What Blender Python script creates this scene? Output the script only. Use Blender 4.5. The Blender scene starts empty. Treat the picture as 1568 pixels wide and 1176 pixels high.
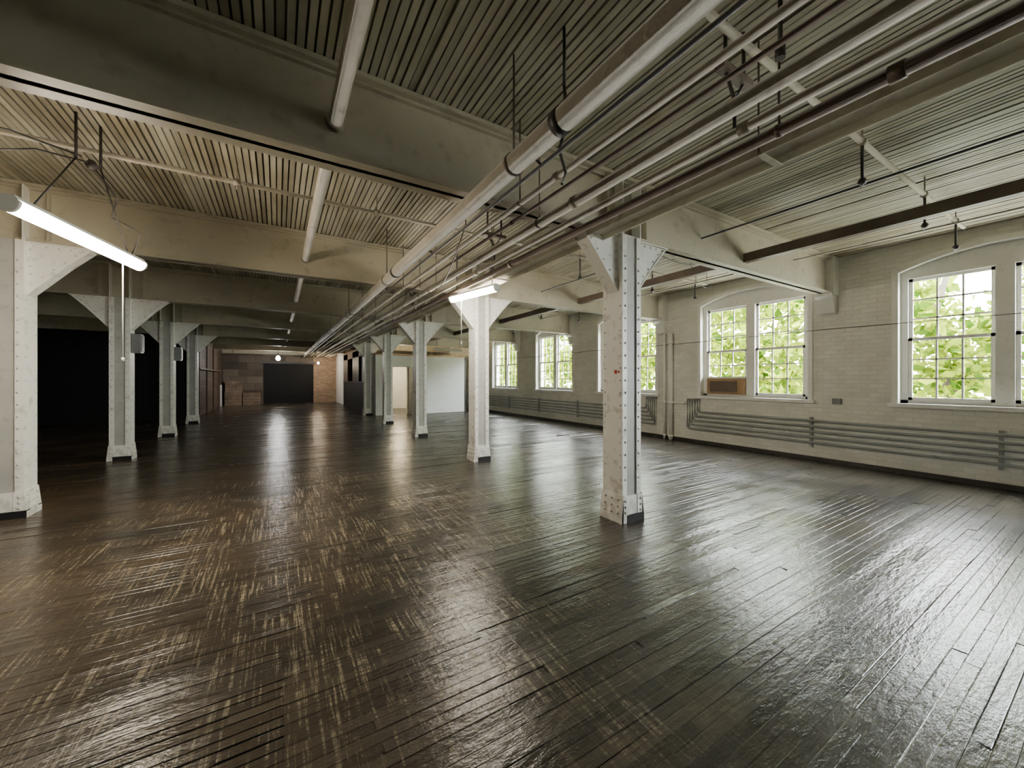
import bpy, math, random
from mathutils import Vector, Matrix
random.seed(7)
scene = bpy.context.scene

# ------------------------------------------------------------ materials
def new_mat(name):
    m = bpy.data.materials.new(name); m.use_nodes = True
    nt = m.node_tree; nt.nodes.clear()
    out = nt.nodes.new('ShaderNodeOutputMaterial')
    b = nt.nodes.new('ShaderNodeBsdfPrincipled')
    nt.links.new(b.outputs[0], out.inputs[0])
    return m, nt, b, out

def paint(name, col, rough=0.55, var=0.25, scale=3.0, dirt=None, dirt_amt=0.3, bump=0.15, bscale=40, metal=0.0, grime=False):
    m, nt, b, out = new_mat(name)
    N = nt.nodes.new; L = nt.links.new
    tc = N('ShaderNodeTexCoord')
    n1 = N('ShaderNodeTexNoise'); n1.inputs['Scale'].default_value = scale; n1.inputs['Detail'].default_value = 6
    L(tc.outputs['Object'], n1.inputs['Vector'])
    r = N('ShaderNodeValToRGB')
    c0 = [c*(1-var) for c in col]; c1 = [min(1, c*(1+var*0.5)) for c in col]
    r.color_ramp.elements[0].position = 0.3; r.color_ramp.elements[0].color = (*c0, 1)
    r.color_ramp.elements[1].position = 0.7; r.color_ramp.elements[1].color = (*c1, 1)
    L(n1.outputs['Fac'], r.inputs['Fac'])
    last = r.outputs['Color']
    if dirt:
        n2 = N('ShaderNodeTexNoise'); n2.inputs['Scale'].default_value = scale*4; n2.inputs['Detail'].default_value = 8
        L(tc.outputs['Object'], n2.inputs['Vector'])
        r2 = N('ShaderNodeValToRGB')
        r2.color_ramp.elements[0].position = 0.56; r2.color_ramp.elements[0].color = (0,0,0,1)
        r2.color_ramp.elements[1].position = 0.72; r2.color_ramp.elements[1].color = (dirt_amt,)*3+(1,)
        src = n2.outputs['Fac']
        if grime:
            sp = N('ShaderNodeSeparateXYZ'); L(tc.outputs['Object'], sp.inputs[0])
            mr = N('ShaderNodeMapRange'); mr.inputs['From Min'].default_value = 0.0; mr.inputs['From Max'].default_value = 0.55
            mr.inputs['To Min'].default_value = 0.16; mr.inputs['To Max'].default_value = 0.0
            L(sp.outputs['Z'], mr.inputs['Value'])
            ad = N('ShaderNodeMath'); ad.operation = 'ADD'; L(src, ad.inputs[0]); L(mr.outputs[0], ad.inputs[1]); src = ad.outputs[0]
        L(src, r2.inputs['Fac'])
        mx = N('ShaderNodeMixRGB'); L(r2.outputs['Color'], mx.inputs['Fac'])
        L(last, mx.inputs['Color1']); mx.inputs['Color2'].default_value = (*dirt, 1)
        last = mx.outputs['Color']
    L(last, b.inputs['Base Color'])
    b.inputs['Roughness'].default_value = rough
    b.inputs['Metallic'].default_value = metal
    if bump > 0:
        n3 = N('ShaderNodeTexNoise'); n3.inputs['Scale'].default_value = bscale; n3.inputs['Detail'].default_value = 4
        L(tc.outputs['Object'], n3.inputs['Vector'])
        bp = N('ShaderNodeBump'); bp.inputs['Strength'].default_value = bump; bp.inputs['Distance'].default_value = 0.01
        L(n3.outputs['Fac'], bp.inputs['Height']); L(bp.outputs[0], b.inputs['Normal'])
    return m

def brick_mat(name, col, mortar, axis='Y', rough=0.6, var=0.12, bump=0.6, var2=None, bw=0.21, rh=0.075):
    m, nt, b, out = new_mat(name)
    N = nt.nodes.new; L = nt.links.new
    tc = N('ShaderNodeTexCoord'); sp = N('ShaderNodeSeparateXYZ'); cb = N('ShaderNodeCombineXYZ')
    L(tc.outputs['Object'], sp.inputs[0]); L(sp.outputs[axis], cb.inputs['X']); L(sp.outputs['Z'], cb.inputs['Y'])
    bt = N('ShaderNodeTexBrick'); L(cb.outputs[0], bt.inputs['Vector'])
    bt.inputs['Scale'].default_value = 1.0
    bt.inputs['Brick Width'].default_value = bw; bt.inputs['Row Height'].default_value = rh
    bt.inputs['Mortar Size'].default_value = 0.006; bt.inputs['Mortar Smooth'].default_value = 0.3
    c2 = var2 if var2 else tuple(c*(1-var) for c in col)
    bt.inputs['Color1'].default_value = (*col, 1); bt.inputs['Color2'].default_value = (*c2, 1)
    bt.inputs['Mortar'].default_value = (*mortar, 1)
    n1 = N('ShaderNodeTexNoise'); n1.inputs['Scale'].default_value = 1.3; n1.inputs['Detail'].default_value = 7
    L(tc.outputs['Object'], n1.inputs['Vector'])
    r = N('ShaderNodeValToRGB')
    r.color_ramp.elements[0].position = 0.3; r.color_ramp.elements[0].color = (0.84, 0.84, 0.82, 1)
    r.color_ramp.elements[1].position = 0.65; r.color_ramp.elements[1].color = (1, 1, 1, 1)
    L(n1.outputs['Fac'], r.inputs['Fac'])
    mx = N('ShaderNodeMixRGB'); mx.blend_type = 'MULTIPLY'; mx.inputs['Fac'].default_value = 1
    L(bt.outputs['Color'], mx.inputs['Color1']); L(r.outputs['Color'], mx.inputs['Color2'])
    L(mx.outputs['Color'], b.inputs['Base Color'])
    b.inputs['Roughness'].default_value = rough
    n3 = N('ShaderNodeTexNoise'); n3.inputs['Scale'].default_value = 30
    L(tc.outputs['Object'], n3.inputs['Vector'])
    ma = N('ShaderNodeMath'); ma.operation = 'MULTIPLY_ADD'; ma.inputs[1].default_value = -1.0
    L(bt.outputs['Fac'], ma.inputs[0]); L(n3.outputs['Fac'], ma.inputs[2])
    bp = N('ShaderNodeBump'); bp.inputs['Strength'].default_value = bump; bp.inputs['Distance'].default_value = 0.008
    L(ma.outputs[0], bp.inputs['Height']); L(bp.outputs[0], b.inputs['Normal'])
    return m

def emis(name, col, strength):
    m, nt, b, out = new_mat(name)
    b.inputs['Base Color'].default_value = (*col, 1)
    b.inputs['Emission Color'].default_value = (*col, 1)
    b.inputs['Emission Strength'].default_value = strength
    return m

M_col = paint('column_paint', (0.91, 0.90, 0.84), 0.4, 0.06, 2.5, (0.25, 0.20, 0.15), 0.40, 0.12, 25, grime=True)
M_colin = paint('column_recess_shade', (0.48, 0.48, 0.44), 0.5, 0.15, 3, (0.2, 0.16, 0.12), 0.35, 0.12, 25)  # column paint darkened, shade of the recessed web put into the colour
M_rivet = paint('column_rivet_paint', (0.68, 0.66, 0.60), 0.45, 0.1, 8, None, 0, 0, 20)
M_beam = paint('beam_paint', (0.48, 0.44, 0.335), 0.45, 0.15, 1.6, (0.16, 0.12, 0.08), 0.35, 0.12, 20)
M_pipe = paint('pipe_paint', (0.45, 0.40, 0.31), 0.5, 0.25, 2.0, (0.12, 0.09, 0.06), 0.5, 0.2, 20)
M_insul = paint('pipe_insulation_canvas', (0.57, 0.52, 0.42), 0.7, 0.18, 2.5, (0.2, 0.16, 0.11), 0.4, 0.5, 60)
M_tray = paint('cable_tray_paint', (0.80, 0.76, 0.64), 0.5, 0.15, 2.0, (0.2, 0.16, 0.11), 0.4, 0.1, 20)
M_rust = paint('rusty_brown_pipe', (0.13, 0.095, 0.07), 0.5, 0.3, 4, None, 0, 0.2, 40)
M_dark = paint('dark_iron', (0.045, 0.04, 0.035), 0.45, 0.3, 6, None, 0, 0.2, 40)
M_black = paint('black_paint_and_void_shade', (0.005, 0.005, 0.006), 0.7, 0.3, 3, None, 0, 0.1, 20)  # black of the corridor wall, plus shade of openings put into colour
M_grayp = paint('grey_pipe_paint', (0.32, 0.33, 0.32), 0.4, 0.2, 3, (0.12, 0.1, 0.08), 0.4, 0.1, 20)
M_trim = paint('window_trim_paint', (0.91, 0.90, 0.85), 0.4, 0.05, 4, (0.4, 0.36, 0.28), 0.2, 0.1, 20)
M_white = paint('white_drywall', (0.90, 0.90, 0.88), 0.6, 0.05, 2, None, 0, 0.05, 20)
M_wood = paint('bare_plywood', (0.42, 0.27, 0.14), 0.6, 0.3, 5, None, 0, 0.1, 30)
M_box = paint('electrical_box_paint', (0.22, 0.23, 0.23), 0.4, 0.2, 5, None, 0, 0.1, 30)
M_brickR = brick_mat('painted_brick', (0.91, 0.90, 0.82), (0.78, 0.77, 0.70), 'Y', bump=0.6)
M_brickD = brick_mat('brown_board_wall', (0.15, 0.105, 0.08), (0.05, 0.04, 0.03), 'Y', var2=(0.08, 0.058, 0.045), bw=1.6, rh=0.16)
M_brickB = brick_mat('brown_timber_wall', (0.22, 0.18, 0.14), (0.04, 0.03, 0.03), 'X', var2=(0.085, 0.068, 0.054), bw=0.8, rh=0.42)
M_brickO = brick_mat('old_orange_brick', (0.48, 0.35, 0.24), (0.42, 0.36, 0.28), 'X', var2=(0.32, 0.20, 0.13))
M_lamp = emis('fluorescent_glow', (1.0, 0.86, 0.66), 145)
M_lamp2 = emis('fluorescent_glow_mid', (1.0, 0.90, 0.74), 150)
M_lamp3 = emis('bulb_glow', (1.0, 0.97, 0.92), 350)
M_lampW = emis('warm_bulb_glow', (1.0, 0.80, 0.55), 380)
M_lampO = emis('office_bulb_glow', (1.0, 0.82, 0.52), 480)
M_enam = paint('white_enamel', (0.7, 0.7, 0.66), 0.35, 0.1, 5, None, 0, 0.05, 20)
M_floorgap = paint('floor_gap_dirt', (0.012, 0.011, 0.010), 0.7, 0.2, 5, None, 0, 0.1, 30)
M_ceilgap = paint('ceiling_gap_shadow_paint', (0.12, 0.10, 0.07), 0.7, 0.2, 5, None, 0, 0.1, 30)
M_red = paint('red_marker_paint', (0.5, 0.05, 0.03), 0.5, 0.1, 5, None, 0, 0, 30)

# floor
def floor_mat():
    m, nt, b, out = new_mat('worn_painted_floor_boards')
    N = nt.nodes.new; L = nt.links.new
    tc = N('ShaderNodeTexCoord'); at = N('ShaderNodeAttribute'); at.attribute_name = 'rnd'
    sp = N('ShaderNodeSeparateXYZ'); L(tc.outputs['Object'], sp.inputs[0])
    def noise(scale, vec_scale=(1,1,1), detail=6, rough=0.6, rot=0.0):
        mp = N('ShaderNodeMapping'); mp.inputs['Scale'].default_value = vec_scale; mp.inputs['Rotation'].default_value = (0, 0, rot)
        L(tc.outputs['Object'], mp.inputs['Vector'])
        n = N('ShaderNodeTexNoise'); n.inputs['Scale'].default_value = scale
        n.inputs['Detail'].default_value = detail; n.inputs['Roughness'].default_value = rough
        L(mp.outputs[0], n.inputs['Vector']); return n.outputs['Fac']
    def ramp(src, p0, c0, p1, c1):
        r = N('ShaderNodeValToRGB'); e = r.color_ramp.elements
        e[0].position = p0; e[0].color = (*c0, 1); e[1].position = p1; e[1].color = (*c1, 1)
        L(src, r.inputs['Fac']); return r.outputs['Color']
    def mth(op, a, bb=None, clamp=False):
        x = N('ShaderNodeMath'); x.operation = op; x.use_clamp = clamp
        for i, v in enumerate((a, bb)):
            if v is None: continue
            if isinstance(v, (int, float)): x.inputs[i].default_value = v
            else: L(v, x.inputs[i])
        return x.outputs[0]
    def mix(f, a, c, mode='MIX'):
        x = N('ShaderNodeMixRGB'); x.blend_type = mode
        for s, v in (('Fac', f), ('Color1', a), ('Color2', c)):
            if isinstance(v, (int, float)): x.inputs[s].default_value = v
            elif isinstance(v, tuple): x.inputs[s].default_value = (*v, 1)
            else: L(v, x.inputs[s])
        return x.outputs[0]
    base = ramp(noise(0.7), 0.35, (0.026, 0.025, 0.024), 0.7, (0.062, 0.056, 0.047))
    pv = ramp(at.outputs['Fac'], 0.0, (0.65, 0.65, 0.65), 1.0, (1.45, 1.38, 1.25))
    base = mix(1.0, base, pv, 'MULTIPLY')
    lx = N('ShaderNodeMapRange'); lx.inputs['From Min'].default_value = 1.8; lx.inputs['From Max'].default_value = -2.6
    L(sp.outputs['X'], lx.inputs['Value'])
    brown = mth('MULTIPLY', lx.outputs[0], ramp(noise(0.9, detail=8), 0.38, (0.15,)*3, 0.66, (1,)*3))
    base = mix(brown, base, (0.135, 0.096, 0.060))
    fl = ramp(noise(1.0, (7, 90, 1), 4, 0.6), 0.35, (0.75, 0.75, 0.75), 0.65, (1.2, 1.2, 1.17))
    base = mix(1.0, base, fl, 'MULTIPLY')
    g = mth('SUBTRACT', sp.outputs['X'], 0.2); g = mth('MULTIPLY', g, 0.42); g = mth('MULTIPLY', g, g)
    h = mth('SUBTRACT', sp.outputs['Y'], 4.0); h = mth('MULTIPLY', h, 0.28); h = mth('MULTIPLY', h, h)
    lane = mth('SUBTRACT', 1.0, mth('ADD', g, h), True)
    lane = mth('ADD', mth('MULTIPLY', lane, 1.1), 0.15)
    s1 = ramp(noise(1.0, (42, 2.0, 1), 8, 0.7), 0.53, (0,)*3, 0.62, (1,)*3)
    s1b = ramp(noise(1.0, (44, 1.6, 1), 8, 0.7, 0.35), 0.56, (0,)*3, 0.64, (1,)*3)
    s1c = ramp(noise(1.0, (36, 1.6, 1), 8, 0.7, -0.25), 0.58, (0,)*3, 0.66, (1,)*3)
    s2 = ramp(noise(1.0, (7, 64, 1), 6, 0.75), 0.45, (0,)*3, 0.55, (1,)*3)
    s3 = ramp(noise(1.4, (1,1,1), 8, 0.75), 0.42, (0,)*3, 0.58, (1,)*3)
    ss = mth('MAXIMUM', mth('MAXIMUM', s1, s1b), s1c)
    sc = mth('MULTIPLY', mth('MULTIPLY', mth('ADD', mth('MULTIPLY', ss, s2), mth('MULTIPLY', ss, 0.2)), s3), lane, True)
    base = mix(mth('MULTIPLY', sc, 0.85), base, (0.44, 0.36, 0.23))
    nk = ramp(noise(38, (1, 2.2, 1), 3), 0.67, (0,)*3, 0.75, (1,)*3)
    base = mix(mth('MULTIPLY', nk, 0.35), base, (0.24, 0.19, 0.14))
    L(base, b.inputs['Base Color'])
    rr = ramp(noise(1.6, detail=8), 0.3, (0.15,)*3, 0.7, (0.29,)*3)
    rr2 = mix(mth('MULTIPLY', sc, 0.8), rr, (0.55, 0.55, 0.55))
    L(rr2, b.inputs['Roughness'])
    b.inputs['Specular IOR Level'].default_value = 0.5
    hgt = mth('ADD', noise(11, (1, 3.2, 1), 4, 0.55), mth('MULTIPLY', noise(50, (1, 1.8, 1), 2), 0.28))
    bp = N('ShaderNodeBump'); bp.inputs['Strength'].default_value = 0.85; bp.inputs['Distance'].default_value = 0.0048
    L(hgt, bp.inputs['Height']); L(bp.outputs[0], b.inputs['Normal'])
    return m
M_floor = floor_mat()

def ceil_mat():
    m, nt, b, out = new_mat('painted_ceiling_boards')
    N = nt.nodes.new; L = nt.links.new
    tc = N('ShaderNodeTexCoord'); at = N('ShaderNodeAttribute'); at.attribute_name = 'rnd'
    r = N('ShaderNodeValToRGB'); r.color_ramp.elements[0].color = (0.35, 0.33, 0.255, 1); r.color_ramp.elements[1].color = (0.58, 0.555, 0.435, 1)
    L(at.outputs['Fac'], r.inputs['Fac'])
    n = N('ShaderNodeTexNoise'); n.inputs['Scale'].default_value = 1.5; n.inputs['Detail'].default_value = 8
    mp = N('ShaderNodeMapping'); mp.inputs['Scale'].default_value = (3, 1, 1); L(tc.outputs['Object'], mp.inputs[0]); L(mp.outputs[0], n.inputs['Vector'])
    r2 = N('ShaderNodeValToRGB'); r2.color_ramp.elements[0].position = 0.3; r2.color_ramp.elements[0].color = (0.6, 0.55, 0.46, 1)
    r2.color_ramp.elements[1].position = 0.6; r2.color_ramp.elements[1].color = (1, 1, 1, 1); L(n.outputs['Fac'], r2.inputs['Fac'])
    mx = N('ShaderNodeMixRGB'); mx.blend_type = 'MULTIPLY'; mx.inputs['Fac'].default_value = 1
    L(r.outputs[0], mx.inputs['Color1']); L(r2.outputs[0], mx.inputs['Color2']); L(mx.outputs[0], b.inputs['Base Color'])
    b.inputs['Roughness'].default_value = 0.5
    return m
M_ceil = ceil_mat()

def leaf_mat():
    m = bpy.data.materials.new('sunlit_leaf'); m.use_nodes = True
    nt = m.node_tree; nt.nodes.clear(); N = nt.nodes.new; L = nt.links.new
    out = N('ShaderNodeOutputMaterial'); d = N('ShaderNodeBsdfDiffuse'); t = N('ShaderNodeBsdfTranslucent'); mx = N('ShaderNodeMixShader')
    at = N('ShaderNodeAttribute'); at.attribute_name = 'rnd'
    r = N('ShaderNodeValToRGB'); r.color_ramp.elements[0].color = (0.020, 0.050, 0.003, 1); r.color_ramp.elements[1].color = (0.19, 0.23, 0.016, 1)
    L(at.outputs['Fac'], r.inputs['Fac']); L(r.outputs[0], d.inputs[0]); L(r.outputs[0], t.inputs[0])
    mx.inputs[0].default_value = 0.5; L(d.outputs[0], mx.inputs[1]); L(t.outputs[0], mx.inputs[2]); L(mx.outputs[0], out.inputs[0])
    return m
M_leaf = leaf_mat()

def glass_mat():
    m = bpy.data.materials.new('window_glass'); m.use_nodes = True
    nt = m.node_tree; nt.nodes.clear(); N = nt.nodes.new; L = nt.links.new
    out = N('ShaderNodeOutputMaterial'); g = N('ShaderNodeBsdfGlossy'); t = N('ShaderNodeBsdfTransparent'); mx = N('ShaderNodeMixShader')
    g.inputs['Roughness'].default_value = 0.05; t.inputs[0].default_value = (0.95, 0.98, 0.97, 1)
    mx.inputs[0].default_value = 0.05; L(t.outputs[0], mx.inputs[1]); L(g.outputs[0], mx.inputs[2]); L(mx.outputs[0], out.inputs[0])
    return m
M_glass = glass_mat()

# ------------------------------------------------------------ mesh builder
class MB:
    def __init__(s): s.v = []; s.f = []; s.m = []; s.r = []; s.mats = []; s.sm = []
    def mi(s, mat):
        if mat not in s.mats: s.mats.append(mat)
        return s.mats.index(mat)
    def face(s, idx, mat, rnd=0.5, smooth=False):
        s.f.append(idx); s.m.append(s.mi(mat)); s.r.append(rnd); s.sm.append(smooth)
    def box(s, a, b, mat, rnd=0.5):
        x0, y0, z0 = [min(p, q) for p, q in zip(a, b)]; x1, y1, z1 = [max(p, q) for p, q in zip(a, b)]
        n = len(s.v)
        s.v += [(x0,y0,z0),(x1,y0,z0),(x1,y1,z0),(x0,y1,z0),(x0,y0,z1),(x1,y0,z1),(x1,y1,z1),(x0,y1,z1)]
        for q in ((0,3,2,1),(4,5,6,7),(0,1,5,4),(1,2,6,5),(2,3,7,6),(3,0,4,7)):
            s.face([n+i for i in q], mat, rnd)
    def prism(s, pts, off, mat):
        n = len(s.v); k = len(pts); o = Vector(off)
        s.v += [tuple(p) for p in pts] + [tuple(Vector(p)+o) for p in pts]
        s.face([n+i for i in range(k)][::-1], mat); s.face([n+k+i for i in range(k)], mat)
        for i in range(k):
            j = (i+1) % k; s.face([n+i, n+j, n+k+j, n+k+i], mat)
    def ring(s, c, t, r, seg):
        t = t.normalized(); up = Vector((0,0,1)) if abs(t.z) < 0.95 else Vector((1,0,0))
        a = t.cross(up).normalized(); b = t.cross(a).normalized()
        n = len(s.v)
        for i in range(seg):
            an = 2*math.pi*i/seg
            s.v.append(tuple(c + a*math.cos(an)*r + b*math.sin(an)*r))
        return n
    def tube(s, pts, r, mat, seg=10, rs=None):
        pts = [Vector(p) for p in pts]; rings = []
        for i, p in enumerate(pts):
            if i == 0: t = pts[1]-pts[0]
            elif i == len(pts)-1: t = pts[-1]-pts[-2]
            else: t = (pts[i]-pts[i-1]).normalized()+(pts[i+1]-pts[i]).normalized()
            rings.append(s.ring(p, t, rs[i] if rs else r, seg))
        for a, b in zip(rings[:-1], rings[1:]):
            for i in range(seg):
                j = (i+1) % seg; s.face([a+i, a+j, b+j, b+i], mat, 0.5, True)
        s.face([rings[0]+i for i in range(seg)][::-1], mat); s.face([rings[-1]+i for i in range(seg)], mat)
    def rivet(s, c, nrm, r, mat):
        c = Vector(c); nrm = Vector(nrm)
        s.tube([c, c+nrm*r*0.6, c+nrm*r*1.0], r, mat, 7, [r, r*0.8, r*0.35])
    def obj(s, name, loc=(0,0,0)):
        me = bpy.data.meshes.new(name); me.from_pydata(s.v, [], s.f)
        for m in s.mats: me.materials.append(m)
        me.polygons.foreach_set('material_index', s.m)
        me.polygons.foreach_set('use_smooth', s.sm)
        at = me.attributes.new('rnd', 'FLOAT', 'FACE'); at.data.foreach_set('value', s.r)
        me.update()
        o = bpy.data.objects.new(name, me); o.location = loc
        scene.collection.objects.link(o); return o

CEIL = 3.66; BEAMB = 3.015
XL, XR = -12.0, 8.5
Y0, Y1 = -8.5, 28.0
beamsY = [2.96 + 3.5*k for k in range(-3, 8)]

# ------------------------------------------------------------ floor
b = MB()
b.box((XL-0.3, Y0-0.3, -0.2), (XR+0.35, Y1+4, -0.007), M_floorgap)
pitch = 0.060; y = Y0
while y < Y1:
    x = XL - random.random()*1.5
    rowz = random.uniform(-0.0006, 0.0006)
    while x < XR:
        ln = random.uniform(0.5, 2.0); x1 = min(x+ln, XR); xa = max(x, XL)
        worn = 1.75 < y < 2.45
        if worn and xa < 0.02 < x1: x1 = 0.02; ln = x1-x      # common seam of the re-laid patch
        if x1 > XL:
            t = random.gauss(0, 0.0008); zz = rowz + random.uniform(-0.0008, 0.0008); e = random.gauss(0, 0.0010)
            n = len(b.v); r = random.random()
            q = random.random()
            g = 0.0002 if q < 0.965 else (0.0025 if q < 0.992 else 0.006)
            if worn and -1.2 < xa and x1 < 0.03 and q < 0.6: g = 0.0055
            prof = [(g, -0.0012, 0), (g+0.003, 0, -t), (pitch-g-0.003, 0, t), (pitch-g, -0.0012, 0)]
            for xx, ee in ((xa+0.0008, e), (x1-0.0008, -e)):
                for dy, dz, tt in prof:
                    b.v.append((xx, y+dy, zz+dz+tt+ee))
            for i in range(3):
                b.face([n+i, n+4+i, n+5+i, n+1+i], M_floor, r)
        x += ln
    y += pitch
floor = b.obj('floor')

# ------------------------------------------------------------ ceiling boards
b = MB()
b.box((XL-0.3, Y0-0.3, CEIL+0.034), (XR+0.35, Y1+4, CEIL+0.3), M_ceilgap)
cuts = [Y0] + beamsY[0:] + [Y1]
for ya, yb in zip(cuts[:-1], cuts[1:]):
    x = XL; 
    while x < XR:
        w = 0.056
        dz = random.uniform(0, 0.008) + (0.010 if random.random() < 0.08 else 0)
        gap = random.uniform(0.010, 0.017)
        r = random.random()
        x0, x1 = x+gap*0.5, x+w-gap*0.5; z0, z1 = CEIL+dz, CEIL+0.037
        n = len(b.v)
        b.v += [(x0,ya,z0),(x1,ya,z0),(x1,yb,z0),(x0,yb,z0),(x0,ya,z1),(x1,ya,z1),(x1,yb,z1),(x0,yb,z1)]
        for q in ((0,3,2,1),(0,4,7,3),(1,2,6,5)):
            b.face([n+i for i in q], M_ceil, r)
        x += w
b.obj('ceiling')

# ------------------------------------------------------------ right wall with arched windows
SILL, SPRING, CROWN = 1.12, 3.20, 3.41
wins = [(-6.6, -4.5), (-3.2, -1.1), (-0.05, 2.05), (3.28, 5.42), (6.67, 8.79), (10.04, 12.16), (13.55, 15.67)]  # first window is out of view, added for more light from behind
WT = 0.35
def arch(u): return SPRING + (CROWN-SPRING)*(1-u*u)
b = MB()
prev = Y0-0.3
for (a, c) in wins:
    b.box((XR, prev, -0.1), (XR+WT, a, CEIL+0.1), M_brickR)
    b.box((XR, a, -0.1), (XR+WT, c, SILL), M_brickR)
    K = 16
    for i in range(K):
        u0, u1 = -1+2*i/K, -1+2*(i+1)/K
        ya, yb = a+(c-a)*(u0+1)/2, a+(c-a)*(u1+1)/2
        b.prism([(XR,ya,arch(u0)),(XR,yb,arch(u1)),(XR,yb,CEIL+0.1),(XR,ya,CEIL+0.1)], (WT,0,0), M_brickR)
    prev = c
b.box((XR, prev, -0.1), (XR+WT, Y1+4, CEIL+0.1), M_brickR)
b.obj('wall_right')

def window(idx, a, c, board=False):
    b = MB(); K = 16
    T = 0.075
    pts_in = [(a, SILL)] + [(a+(c-a)*i/K, arch(-1+2*i/K)) for i in range(K+1)] + [(c, SILL)]
    ym = (a+c)/2
    pts_out = []
    for (yy, zz) in pts_in:
        pts_out.append((ym+(yy-ym)*(1+2*T/(c-a)), zz+(T if zz > SILL else 0)))
    for i in range(len(pts_in)-1):
        p, q, r2, s2 = pts_in[i], pts_in[i+1], pts_out[i+1], pts_out[i]
        b.prism([(XR-0.03,p[0],p[1]),(XR-0.03,q[0],q[1]),(XR-0.03,r2[0],r2[1]),(XR-0.03,s2[0],s2[1])], (0.035,0,0), M_trim)
    b.box((XR-0.07, a-0.11, SILL-0.06), (XR+0.16, c+0.11, SILL), M_trim)
    xf0, xf1 = XR+0.10, XR+0.20
    J = 0.085; MU = 0.17; TOP = 3.10
    b.box((xf0, a, SILL), (xf1, a+J, TOP), M_trim); b.box((xf0, c-J, SILL), (xf1, c, TOP), M_trim)
    b.box((xf0-0.03, ym-MU/2, SILL), (xf1, ym+MU/2, TOP), M_trim)
    for i in range(K):
        u0, u1 = -1+2*i/K, -1+2*(i+1)/K
        ya, yb = a+(c-a)*(u0+1)/2, a+(c-a)*(u1+1)/2
        b.prism([(xf0,ya,TOP),(xf0,yb,TOP),(xf0,yb,arch(u1)),(xf0,ya,arch(u0))], (xf1-xf0,0,0), M_trim)
    b.box((xf0, a, SILL), (xf1, c, SILL+0.05), M_trim)
    for (s0, s1, side) in ((a+J, ym-MU/2, 0), (ym+MU/2, c-J, 1)):
        zb, zt = SILL+0.05, TOP; zm = (zb+zt)/2
        for (q0, q1, xo) in ((zb, zm+0.02, xf0+0.01), (zm-0.02, zt, xf0+0.05)):
            st = 0.045
            b.box((xo, s0, q0), (xo+0.035, s0+st, q1), M_trim); b.box((xo, s1-st, q0), (xo+0.035, s1, q1), M_trim)
            b.box((xo, s0, q0), (xo+0.035, s1, q0+st), M_trim); b.box((xo, s0, q1-st), (xo+0.035, s1, q1), M_trim)
            gi0, gi1, gj0, gj1 = s0+st, s1-st, q0+st, q1-st
            for k in (1, 2):
                yy = gi0+(gi1-gi0)*k/3; b.box((xo+0.006, yy-0.011, gj0), (xo+0.03, yy+0.011, gj1), M_trim)
                zz = gj0+(gj1-gj0)*k/3; b.box((xo+0.006, gi0, zz-0.011), (xo+0.03, gi1, zz+0.011), M_trim)
            n = len(b.v); xg = xo+0.018
            b.v += [(xg,gi0,gj0),(xg,gi1,gj0),(xg,gi1,gj1),(xg,gi0,gj1)]; b.face([n,n+1,n+2,n+3], M_glass)
        if board and side == 1:
            b.box((xf0-0.03, s0+0.02, SILL+0.05), (xf0+0.005, s1-0.02, SILL+0.40), M_wood)
            b.box((xf0-0.05, s0+0.0, SILL+0.40), (xf0+0.005, s1, SILL+0.44), M_trim)
            b.box((xf0-0.05, s0+0.2, SILL+0.1), (xf0-0.028, s1-0.1, SILL+0.34), M_rust)
    b.obj('window_%d' % idx)
for i, (a, c) in enumerate(wins):
    window(i+1, a, c, board=(i == 3))
    ld = bpy.data.lights.new('window_portal_%d' % (i+1), 'AREA'); ld.shape = 'RECTANGLE'
    ld.cycles.is_portal = True
    lo = bpy.data.objects.new('window_portal_%d' % (i+1), ld); scene.collection.objects.link(lo)
    lo.location = (XR+WT+0.02, (a+c)/2, (CROWN+SILL)/2)
    lo.rotation_euler = Vector((-1, 0, 0)).to_track_quat('-Z', 'Z').to_euler()
    ld.size, ld.size_y = c-a+0.1, CROWN-SILL+0.1

b = MB(); b.box((XR-0.025, Y0, 0.0), (XR, 16.5, 0.07), M_dark); b.obj('dark_strip_right')  # thin dark strip drawn for a dark gap along the floor line

# ------------------------------------------------------------ other walls
b = MB(); b.box((XL-0.3, Y0-0.3, -0.1), (XL, Y1+4, CEIL+0.1), M_brickD); b.obj('wall_left')
b = MB(); b.box((XL, Y0-0.3, -0.1), (XR, Y0, CEIL+0.1), M_white); b.obj('wall_front')
DX0, DX1, DH = -0.78, 1.96, 2.48
b = MB()
b.box((-3.0, Y1, -0.1), (DX0, Y1+0.3, CEIL+0.1), M_brickB)
b.box((DX0, Y1, DH), (DX1, Y1+0.3, CEIL+0.1), M_brickB)
b.box((DX1, Y1, -0.1), (3.3, Y1+0.3, CEIL+0.1), M_brickO)
b.box((3.3, Y1, -0.1), (XR, Y1+0.3, CEIL+0.1), M_brickB)
b.box((DX0-0.1, Y1-0.03, DH), (DX1+0.1, Y1, DH+0.12), M_dark)
b.obj('wall_back')
b = MB(); b.box((DX0-0.02, Y1+0.12, -0.005), (DX1+0.02, Y1+0.2, DH+0.02), M_black)  # black sheet, stands in for the darkness inside the open doorway
for k in range(1, 6):
    zz = DH*k/6; b.box((DX0, Y1+0.10, zz-0.008), (DX1, Y1+0.125, zz+0.008), M_black)
b.obj('dark_doorway_sheet')
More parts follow.
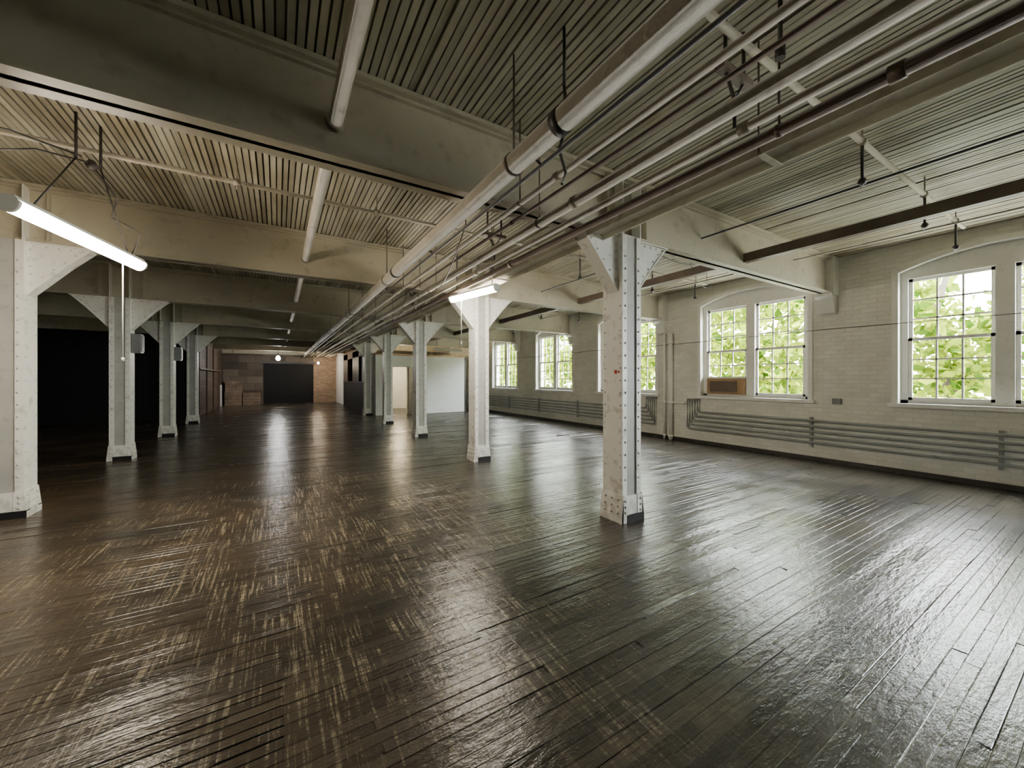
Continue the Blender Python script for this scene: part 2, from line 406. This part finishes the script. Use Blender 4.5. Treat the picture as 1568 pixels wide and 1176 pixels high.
def crate(x0, x1, y0, y1, z0, z1):
    b = MB()
    b.box((x0+0.02, y0+0.02, z0+0.01), (x1-0.02, y1-0.02, z1-0.01), M_rust)
    n = 4
    for i in range(n):
        za = z0+(z1-z0)*i/n; zb = z0+(z1-z0)*(i+0.86)/n
        b.box((x0, y0, za), (x1, y0+0.02, zb), M_crate); b.box((x0, y0, za), (x0+0.02, y1, zb), M_crate); b.box((x1-0.02, y0, za), (x1, y1, zb), M_crate)
    b.box((x0, y0, z1-0.02), (x1, y1, z1), M_crate)
    for x in (x0, x1-0.08, (x0+x1)/2-0.04): b.box((x, y0-0.02, z0), (x+0.08, y0, z1), M_crate)
    b.obj('wooden_crate')
M_crate = paint('weathered_crate_boards', (0.30, 0.22, 0.16), 0.7, 0.4, 3, None, 0, 0.3, 20)
crate(-2.60, -1.80, 27.2, 27.95, 0.001, 0.75); crate(-1.75, -0.90, 27.25, 27.95, 0.001, 0.70); crate(-2.58, -1.78, 27.25, 27.95, 0.752, 1.40)
b = MB(); b.box((XL, 18.8, -0.05), (-2.85, 18.95, CEIL), M_black)  # black sheet, stands in for the unlit room beyond the left columns
b.obj('dark_room_sheet')
b = MB()
b.box((-3.0, 18.8, -0.05), (-2.75, Y1, CEIL), M_brickD)
for k in range(4):
    yy = 19.8+2*k; b.box((-2.76, yy, 0.0), (-2.70, yy+0.12, 3.0), M_rust)
b.box((-2.75, 19.2, 1.9), (-2.6, 26, 1.96), M_rust)
b.box((-2.75, 26.6, 0.0), (-2.68, 26.8, 1.2), M_white)
b.obj('wall_corridor_left')
b = MB()
b.box((3.3, 17.3, -0.05), (3.42, 24.6, 1.35), M_black)
b.box((3.3, 17.3, 1.35), (3.42, 18.2, 2.9), M_dark)
b.box((3.3, 19.6, 1.35), (3.42, 21.4, 2.9), M_dark)
b.box((3.3, 23.0, 1.35), (3.42, 24.6, 2.9), M_brickD)
b.box((3.3, 17.3, 2.6), (3.42, 24.6, CEIL), M_wood)
b.box((3.28, 17.3, 1.33), (3.45, 24.6, 1.40), M_dark)
b.box((3.3, 24.6, -0.05), (3.42, Y1, CEIL), M_white)
b.obj('wall_corridor_right')
PY = 16.55
b = MB()
b.box((3.45, PY, -0.02), (4.02, PY+0.12, 2.52), M_white)
b.box((4.02, PY, 2.03), (4.78, PY+0.12, 2.52), M_white)
b.box((4.78, PY, -0.02), (7.45, PY+0.12, 2.52), M_white)
b.box((3.42, PY-0.02, 2.52), (7.5, PY+0.14, 2.60), M_wood)
for x0, x1 in ((3.95, 4.03), (4.77, 4.85)):
    b.box((x0, PY-0.03, 0), (x1, PY+0.15, 2.1), M_trim)
b.box((3.95, PY-0.03, 2.03), (4.85, PY+0.15, 2.11), M_trim)
b.box((7.45, PY, -0.02), (7.55, PY+0.12, 2.6), M_dark)  # dark strip, stands in for the shaded gap between office and wall
b.box((3.42, PY+0.12, -0.02), (3.47, PY+3.5, 2.6), M_white)
b.box((3.42, PY+3.5, -0.02), (7.55, PY+3.6, 2.6), M_white)
b.box((7.45, PY+0.12, -0.02), (7.55, PY+3.5, 2.6), M_white)
b.obj('wall_office')
b = MB(); b.box((4.80, PY-0.62, 0.01), (4.84, PY-0.04, 2.0), M_box); b.tube([(4.79, PY-0.55, 0.98), (4.72, PY-0.55, 0.98)], 0.025, M_enam, 10); b.obj('door_2')

def bulb(name, p, r, mat):
    b = MB(); P = Vector(p)
    b.tube([P+Vector((0,0,-r)), P+Vector((0,0,-r*0.7)), P, P+Vector((0,0,r*0.8)), P+Vector((0,0,r*1.3))], r, mat, 12, [r*0.2, r*0.75, r, r*0.7, r*0.35])
    b.tube([P+Vector((0,0,r*1.2)), P+Vector((0,0,r*2.2))], r*0.45, M_dark, 10)
    b.tube([P+Vector((0,0,r*2.2)), (P.x, P.y, CEIL)], 0.008, M_dark, 6)
    return b.obj(name)
bulb('pendant_bulb', (0.0, 24.0, 2.62), 0.11, M_lamp3)
bulb('pendant_bulb', (2.1, 26.3, 2.5), 0.06, M_lampW)
bulb('pendant_bulb', (4.9, 18.2, 2.3), 0.09, M_lampO)

# ------------------------------------------------------------ beams
for Y in beamsY:
    if Y > Y1 - 0.3: continue
    b = MB()
    xa = XL; xb = XR
    b.box((xa, Y-0.022, BEAMB), (xb, Y+0.022, CEIL), M_beam)
    b.box((xa, Y-0.11, BEAMB), (xb, Y+0.11, BEAMB+0.022), M_beam)
    b.box((xa, Y-0.07, BEAMB+0.02), (xb, Y+0.07, BEAMB+0.04), M_beam)
    b.box((xa, Y-0.11, CEIL-0.035), (xb, Y+0.11, CEIL), M_beam)
    b.box((xa, Y-0.06, CEIL-0.055), (xb, Y+0.06, CEIL-0.035), M_beam)
    for xc in (3.2, -2.5):
        for s in (-0.3, 0.3):
            b.box((xc+s-0.008, Y-0.09, BEAMB+0.03), (xc+s+0.008, Y+0.09, CEIL-0.04), M_beam)
    b.box((XR-0.22, Y-0.14, BEAMB-0.03), (XR, Y+0.14, CEIL), M_trim)
    b.prism([(XR-0.30,Y-0.12,BEAMB),(XR-0.30,Y-0.12,BEAMB-0.05),(XR-0.17,Y-0.12,BEAMB-0.10),(XR-0.10,Y-0.12,BEAMB-0.33),(XR,Y-0.12,BEAMB-0.36),(XR,Y-0.12,BEAMB)], (0,0.24,0), M_trim)
    b.obj('ceiling_beam')

# ------------------------------------------------------------ columns
def column_mesh():
    b = MB(); W = 0.14; H = BEAMB
    b.box((-W, -W, 0.0), (-W+0.014, W, CEIL-0.04), M_col)
    b.box((W-0.014, -W, 0.0), (W, W, CEIL-0.04), M_col)
    for s in (-1, 1):
        for t in (-1, 1):
            b.box((t*(W-0.014), s*W, 0.12), (t*(W-0.065), s*(W-0.014), H), M_col)
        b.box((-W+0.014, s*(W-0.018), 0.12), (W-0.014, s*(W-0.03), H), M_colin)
        z = 0.45
        while z < 2.9:
            for t in (-1, 1): b.rivet((t*(W-0.040), s*W, z), (0, s, 0), 0.013, M_rivet)
            z += 0.13
        for t in (-1, 1):
            b.prism([(t*(W-0.07), s*(W+0.016), 0.0), (t*(W+0.026), s*(W+0.016), 0.0), (t*(W+0.026), s*(W+0.016), 0.06), (t*(W+0.002), s*(W+0.016), 0.28), (t*(W-0.07), s*(W+0.016), 0.28)], (0, -s*0.016, 0), M_col)
        b.box((-W+0.05, s*(W+0.020), 0.0), (W+0.028, s*(W-0.05), 0.080), M_black)  # black block, shade of the hollow foot put in as colour
        b.box((-W+0.065, s*(W+0.010), 0.065), (W-0.065, s*(W-0.02), 0.28), M_col)
        for z in (0.11, 0.17, 0.23):
            for t in (-1, 1): b.rivet((t*(W-0.025), s*(W+0.016), z), (0, s, 0), 0.015, M_rivet)
    for t in (-1, 1):
        b.prism([(t*W, -W-0.016, 0.0), (t*(W+0.030), -W-0.016, 0.0), (t*(W+0.030), -W-0.016, 0.05), (t*(W+0.005), -W-0.016, 0.29), (t*W, -W-0.016, 0.29)], (0, 2*W+0.032, 0), M_col)
        for z, o in ((0.10, 0.025), (0.17, 0.018), (0.24, 0.010)):
            for yy in (-0.09, 0, 0.09): b.rivet((t*(W+o), yy, z), (t, 0, 0.1), 0.017, M_rivet)
        z = 0.45
        while z < 2.35:
            for yy in (-0.11, 0.11): b.rivet((t*W, yy, z), (t, 0, 0), 0.011, M_rivet)
            z += 0.13
        for yy in (-0.07, 0.058):
            b.prism([(t*W, yy, H), (t*0.62, yy, H), (t*0.62, yy, H-0.03), (t*0.44, yy, H-0.21), (t*(W+0.02), yy, H-0.55), (t*W, yy, H-0.56)], (0, 0.012, 0), M_col)
            nrm = (0, 1 if yy > 0 else -1, 0); o = 0.012 if yy > 0 else 0
            for k in range(5):
                f = k/4; b.rivet((t*(0.19+0.38*f), yy+o, H-0.035), nrm, 0.012, M_rivet)
                b.rivet((t*(0.17+0.34*f), yy+o, H-0.47+0.38*f), nrm, 0.012, M_rivet)
                b.rivet((t*(W+0.025), yy+o, H-0.08-0.09*k), nrm, 0.012, M_rivet)
        b.prism([(t*0.64, -0.08, H-0.022), (t*0.45, -0.08, H-0.222), (t*W, -0.08, H-0.59), (t*W, -0.08, H-0.57), (t*0.44, -0.08, H-0.205), (t*0.63, -0.08, H-0.005)], (0, 0.16, 0), M_col)
        b.box((t*W, -0.10, H-0.014), (t*0.66, 0.10, H), M_col)
    return b
cm = column_mesh(); first = None
for X, ks in ((3.2, range(-3, 5)), (-2.5, range(-3, 5))):
    for k in ks:
        Y = 2.96+3.5*k
        if first is None:
            first = cm.obj('steel_column', (X, Y, 0))
        else:
            o = bpy.data.objects.new('steel_column', first.data); o.location = (X, Y, 0); scene.collection.objects.link(o)
for k in (2, 3):
    Y = 2.96+3.5*k; b = MB()
    b.box((-2.345, Y-0.1, 2.0), (-2.22, Y+0.1, 2.36), M_box)
    b.box((-2.22, Y-0.08, 2.03), (-2.205, Y+0.08, 2.33), M_box)
    b.obj('electrical_box')
b = MB(); b.box((3.053, 2.90, 1.56), (3.0595, 2.93, 1.60), M_red); b.box((3.053, 2.86, 1.57), (3.0595, 2.88, 1.59), M_red); b.obj('red_sticker')

# ------------------------------------------------------------ overhead pipes (along Y)
def ypipe(name, X, Z, r, mat, ya=Y0, yb=27.9, couplings=3.5, cy=1.7, ring=1.25, hang=True, ringmat=None, seg=14):
    b = MB(); b.tube([(X, ya, Z), (X, yb, Z)], r, mat, seg)
    y = cy - 3*couplings
    while y < yb:
        if y > ya: b.tube([(X, y-0.03, Z), (X, y+0.03, Z)], r*ring, ringmat or mat, seg)
        y += couplings
    if hang:
        y = cy - 3*couplings + 0.5
        while y < yb:
            if y > ya:
                b.tube([(X, y, Z+r), (X, y, CEIL+0.01)], 0.007, M_rust, 6)
                b.tube([(X, y-0.012, Z), (X, y+0.012, Z)], r*1.12, M_rust, seg)
            y += couplings
    return b.obj(name)
ypipe('insulated_steam_pipe', 1.34, 2.93, 0.068, M_insul, cy=1.68, ring=1.08, ringmat=M_dark)
b = MB(); b.tube([(1.43, Y0, 2.86), (1.43, 27.8, 2.86)], 0.012, M_dark, 8)
for k in range(16):
    y = -4+2*k; b.tube([(1.43, y-0.01, 2.86), (1.38, y, 2.90)], 0.01, M_dark, 6)
b.obj('electrical_conduit')
ypipe('steel_pipe', 1.72, 2.965, 0.022, M_pipe, cy=2.2, ring=1.4, hang=True)
ypipe('steel_pipe', 1.88, 2.975, 0.014, M_rust, cy=3.1, ring=1.4, hang=False)
ypipe('steel_pipe', 2.06, 2.94, 0.042, M_pipe, cy=2.4, ring=1.2, hang=True)
ypipe('steel_pipe', 2.30, 2.95, 0.026, M_pipe, cy=1.2, ring=1.35, hang=False)
ypipe('steel_pipe', 2.48, 2.94, 0.034, M_rust, cy=0.6, ring=1.25, hang=True)
b = MB()
b.box((2.62, Y0, 2.985), (2.86, 27.8, 3.0), M_tray); b.box((2.62, Y0, 2.93), (2.632, 27.8, 3.0), M_tray); b.box((2.848, Y0, 2.93), (2.86, 27.8, 3.0), M_tray)
for k in range(18):
    y = -4+1.75*k; b.box((2.61, y, 2.925), (2.87, y+0.04, 2.932), M_pipe); b.tube([(2.60, y+0.02, 2.93), (2.60, y+0.02, CEIL)], 0.006, M_rust, 6)
b.obj('cable_tray')
b = MB()
for y in (1.30, 4.35, 7.9, 11.4):
    x = 2.28
    b.tube([(x, y, CEIL), (x, y, 3.35), (x+0.10, y, 3.2), (x+0.10, y, 3.02)], 0.012, M_dark, 6)
    b.tube([(x+0.2, y, CEIL), (x+0.2, y, 3.35), (x+0.10, y, 3.2)], 0.012, M_dark, 6)
    b.box((x-0.06, y-0.03, 3.33), (x+0.26, y+0.03, 3.37), M_rust)
b.tube([(2.22, 0.98, CEIL), (2.22, 0.98, 3.18)], 0.012, M_dark, 6)
b.tube([(2.22, 0.98, 3.22), (2.22, 0.98, 3.16)], 0.025, M_dark, 8)
# bent strap hook below the big pipe by the first coupling
b.tube([(1.50, 1.85, 3.3), (1.52, 1.85, 3.1), (1.47, 1.86, 2.9), (1.52, 1.86, 2.78), (1.49, 1.86, 2.70)], 0.010, M_dark, 6)
b.tube([(1.50, 1.85, 3.3), (1.50, 1.85, CEIL)], 0.010, M_dark, 6)
b.obj('pipe_hanger_bracket')
# loose hanging wires among the pipes
b = MB()
for (x0, y0, x1, y1, z, sag) in ((1.5, 3.3, 2.2, 6.0, 2.95, 0.12), (1.9, 6.7, 2.4, 9.6, 2.92, 0.12), (3.6, 3.2, 5.6, 3.5, 3.3, 0.18), (4.6, 3.2, 7.4, 4.6, 3.35, 0.15)):
    pts = []
    for i in range(9):
        f = i/8; pts.append((x0+(x1-x0)*f, y0+(y1-y0)*f, z-sag*4*f*(1-f)))
    b.tube([(x0, y0, CEIL)]+pts+[(x1, y1, CEIL)], 0.006, M_dark, 6)
b.obj('hanging_wire')
b = MB(); Xp = 0.34; Zp = 3.28
b.tube([(Xp, Y0, Zp), (Xp, 27.8, Zp)], 0.048, M_pipe, 14)
for Y in beamsY:
    if Y < 27.5:
        for s in (-1, 1): b.tube([(Xp, Y+s*0.03, Zp), (Xp, Y+s*0.085, Zp)], 0.062, M_pipe, 14)
b.obj('drain_pipe')
b = MB()
b.box((5.60, Y0, 3.15), (5.70, 16.2, 3.27), M_rust)
b.obj('steel_rail')
b = MB(); b.tube([(4.62, Y0, 3.30), (4.62, 16.2, 3.30)], 0.012, M_dark, 8); b.obj('electrical_conduit')
b = MB(); b.tube([(7.1, Y0, 3.42), (7.1, 16.2, 3.42)], 0.014, M_pipe, 8); b.obj('electrical_conduit')
b = MB(); b.tube([(8.42, Y0+0.01, 2.40)] + [(8.42, -3+3.0*k, 2.40-0.03*(k % 2)) for k in range(7)], 0.006, M_dark, 6)
for k in range(4):
    y = -3+6.0*k+0.6; b.tube([(8.42, y, 2.39), (8.5, y, 2.39)], 0.01, M_dark, 6)
b.obj('wall_cable')

# cross sprinkler lines with drops
for k in range(0, 6):
    Y = 1.22+3.5*k; b = MB(); Z = 3.47
    xe = 7.6 if k < 4 else 3.0
    b.tube([(-11.5, Y, Z), (xe, Y, Z)], 0.022, M_pipe, 10)
    for x in (-8.5, -5.9, -3.4, -0.35, 1.0, 4.15, 5.9, 7.2):
        if x > xe: continue
        b.tube([(x-0.03, Y, Z), (x+0.03, Y, Z)], 0.032, M_pipe, 10)
        b.tube([(x, Y, Z), (x, Y, CEIL+0.01)], 0.008, M_pipe, 6)
        if x < 3.5: 
            b.tube([(x, Y, Z), (x, Y, Z-0.07)], 0.012, M_pipe, 8); continue
        ln = 0.30
        b.tube([(x, Y, Z), (x, Y, Z-ln)], 0.012, M_dark, 8)
        b.tube([(x, Y, Z-ln), (x, Y, Z-ln-0.03), (x, Y, Z-ln-0.05)], 0.03, M_dark, 10, [0.02, 0.034, 0.02])
        b.tube([(x-0.05, Y-0.02, Z-ln-0.05), (x+0.05, Y+0.02, Z-ln-0.05)], 0.01, M_dark, 6)
    b.obj('sprinkler_pipe')

# ------------------------------------------------------------ fluorescent lights
def fluor(name, p1, p2, mat, hangpts, cord_end=None):
    p1, p2 = Vector(p1), Vector(p2); d = (p2-p1); ln = d.length; d.normalize()
    side = d.cross(Vector((0,0,1))).normalized(); up = Vector((0,0,1))
    b = MB()
    prof = [(-0.05, 0.045), (-0.05, 0.055), (-0.03, 0.085), (0.03, 0.085), (0.05, 0.055), (0.05, 0.045)]
    b.prism([p1 - d*0.02 + side*x + up*z for x, z in prof], d*(ln+0.04), M_enam)
    seg = 12
    lens = [(0.058*math.cos(math.pi*i/seg), 0.045-0.075*math.sin(math.pi*i/seg)) for i in range(seg+1)]
    b.prism([p1 + side*x + up*z for x, z in lens], d*ln, mat)
    for q in (p1 - d*0.02, p2 + d*0.0):
        b.prism([q + side*x*1.04 + up*z for x, z in lens[::-1]] , d*0.02, M_enam)
    for f, hp in hangpts:
        q = p1 + d*ln*f + up*0.08; h = Vector(hp)
        b.tube([q, h], 0.006, M_dark, 6)
        b.tube([h, (h.x, h.y, CEIL+0.01)], 0.010, M_dark, 6)
    if cord_end:
        c = Vector(cord_end); b.tube([p2 - d*0.25, (p2.x-d.x*0.25, p2.y-d.y*0.25, c.z)], 0.005, M_enam, 6)
        b.tube([(p2.x-d.x*0.25, p2.y-d.y*0.25, c.z), (p2.x-d.x*0.25, p2.y-d.y*0.25, c.z-0.03)], 0.012, M_enam, 8)
    return b.obj(name)
fluor('fluorescent_light', (-1.47, 3.78, 2.60), (-1.17, 5.14, 2.60), M_lamp, [(0.12, (-1.40, 4.5, 3.3)), (0.88, (-1.30, 4.65, 3.3))], (0, 0, 1.7))
fluor('fluorescent_light', (2.70, 4.88, 2.80), (2.46, 5.95, 2.80), M_lamp2, [(0.1, (2.70, 5.0, 2.93)), (0.9, (2.48, 5.8, 2.93))], (0, 0, 2.1))
fluor('fluorescent_light', (5.8, 16.0, 2.78), (6.9, 15.6, 2.74), M_enam, [(0.1, (5.9, 16.0, 3.0)), (0.9, (6.8, 15.6, 3.0))])
b = MB()
pts = [(-1.34, 4.6, 3.30), (-1.22, 4.75, 3.12), (-1.30, 4.9, 2.98), (-1.12, 5.0, 2.90), (-1.2, 5.05, 2.70)]
b.tube(pts, 0.007, M_dark, 6); b.tube([(-1.35, 4.55, 3.3), (-1.55, 4.3, 3.22), (-1.75, 4.1, 3.05), (-1.9, 4.0, 3.2), (-1.7, 4.35, 3.34), (-1.4, 4.6, 3.36)], 0.007, M_dark, 6)
b.tube([(-1.34, 4.6, 3.26), (-1.34, 4.6, 3.30), (-1.34, 4.6, 3.34)], 0.03, M_dark, 10, [0.02, 0.045, 0.02])
b.obj('hanging_light_cord')

# ------------------------------------------------------------ wall heating coils
def coil(name, ybend, yfar, sgn):
    b = MB(); n = 5
    for i in range(n):
        z = 0.74 - i*0.10; yb = ybend + sgn*(i)*0.065
        X = XR-0.09
        pts = [(X, yfar, z), (X, yb-sgn*0.05, z)]
        for k in range(1, 5):
            an = math.pi/2*k/4; pts.append((X, yb-sgn*0.05+sgn*0.05*math.sin(an), z+0.05*(1-math.cos(an))))
        pts += [(X, yb, 1.02), (XR+0.01, yb, 1.02)]
        b.tube(pts, 0.024, M_grayp, 10)
    y = min(ybend, yfar)+0.6
    while y < max(ybend, yfar)-0.3:
        b.box((XR-0.065, y, 0.26), (XR, y+0.04, 0.80), M_grayp); y += 2.2
    return b.obj(name)
coil('heating_coil_pipe', 5.45, Y0+0.1, 1)
coil('heating_coil_pipe', 6.92, 16.3, -1)
b = MB()
for y, r in ((6.18, 0.05), (6.36, 0.03)):
    b.tube([(XR-0.08, y, 0.0), (XR-0.08, y, 2.65)], r, M_trim, 12)
    for z in (0.05, 0.9, 2.4): b.tube([(XR-0.08, y, z), (XR-0.08, y, z+0.06)], r*1.3, M_trim, 12)
b.tube([(XR-0.08, 6.36, 0.9), (XR-0.08, 6.36, 0.93), (XR-0.08, 5.8, 0.93)], 0.025, M_trim, 10)
b.obj('riser_pipe')
b = MB(); b.box((XR-0.05, 2.78, 1.06), (XR, 2.90, 1.16), M_box); b.obj('electrical_outlet_box')
b = MB(); b.box((6.35, 8.1, 0.004), (6.75, 8.16, 0.02), M_dark); b.box((6.5, 8.0, 0.004), (6.56, 8.3, 0.014), M_dark); b.obj('wood_scrap')

# ------------------------------------------------------------ outside: trees and ground
b = MB()
def leaf(c, s):
    d1 = Vector((random.gauss(0,1), random.gauss(0,1), random.gauss(0,1))).normalized()
    d2 = d1.cross(Vector((random.gauss(0,1), random.gauss(0,1), random.gauss(0,1)))).normalized()
    n = len(b.v); d3 = d1.cross(d2)
    b.v.extend([tuple(c-d1*s), tuple(c+d2*s*0.6+d3*s*0.12), tuple(c+d1*s), tuple(c-d2*s*0.6+d3*s*0.12)])
    b.face([n, n+1, n+2, n+3], M_leaf, random.random())
for k in range(560):
    cx = random.uniform(11.8, 17.0); cy = random.uniform(-3, 44)
    cz = random.uniform(0.9, 4.4+ (cx-11.5)*0.25)
    rad = random.uniform(0.4, 1.1)
    for i in range(int(125*rad)):
        v = Vector((random.gauss(0,1), random.gauss(0,1), random.gauss(0,1))).normalized()*rad*random.random()**0.5
        leaf(Vector((cx, cy, cz))+v, random.uniform(0.08, 0.20))
M_bark = paint('bark', (0.03, 0.022, 0.015), 0.9, 0.3, 5, None, 0, 0.3, 20)
for k in range(8):
    x, y = random.uniform(13, 16), -3+5.3*k
    b.tube([(x, y, -1), (x+0.2, y+0.1, 1), (x+0.1, y+0.4, 3), (x+0.3, y, 5)], 0.1, M_bark, 8, [0.16, 0.12, 0.08, 0.03])
b.obj('tree_row')
gm = paint('pale_concrete_yard', (0.55, 0.54, 0.50), 0.9, 0.15, 1.0, None, 0, 0.2, 10)
b = MB(); b.box((XR+0.4, -40, -1.2), (90, 80, -1.0), gm); b.obj('ground')

# ------------------------------------------------------------ light
w = bpy.data.worlds.new('sky'); scene.world = w; w.use_nodes = True
bg = w.node_tree.nodes['Background']; bg.inputs[0].default_value = (0.94, 0.97, 1.0, 1); bg.inputs[1].default_value = 76.0
sd = bpy.data.lights.new('sun', 'SUN'); sd.energy = 110; sd.angle = 0.02; sd.color = (1, 0.94, 0.82)
so = bpy.data.objects.new('sun', sd); scene.collection.objects.link(so); so.location = (0, 0, 20)
so.rotation_euler = Vector((0.15, 0.5, -1.0)).to_track_quat('-Z', 'Y').to_euler()

# ------------------------------------------------------------ camera
cd = bpy.data.cameras.new('camera'); cam = bpy.data.objects.new('camera', cd); scene.collection.objects.link(cam)
cd.sensor_width = 36; cd.lens = 589/1568*36; cd.shift_y = -0.0045; cd.clip_start = 0.02
cam.location = (0, 0, 1.5); cam.rotation_euler = (math.radians(90), 0, -math.radians(31.3))
scene.camera = cam
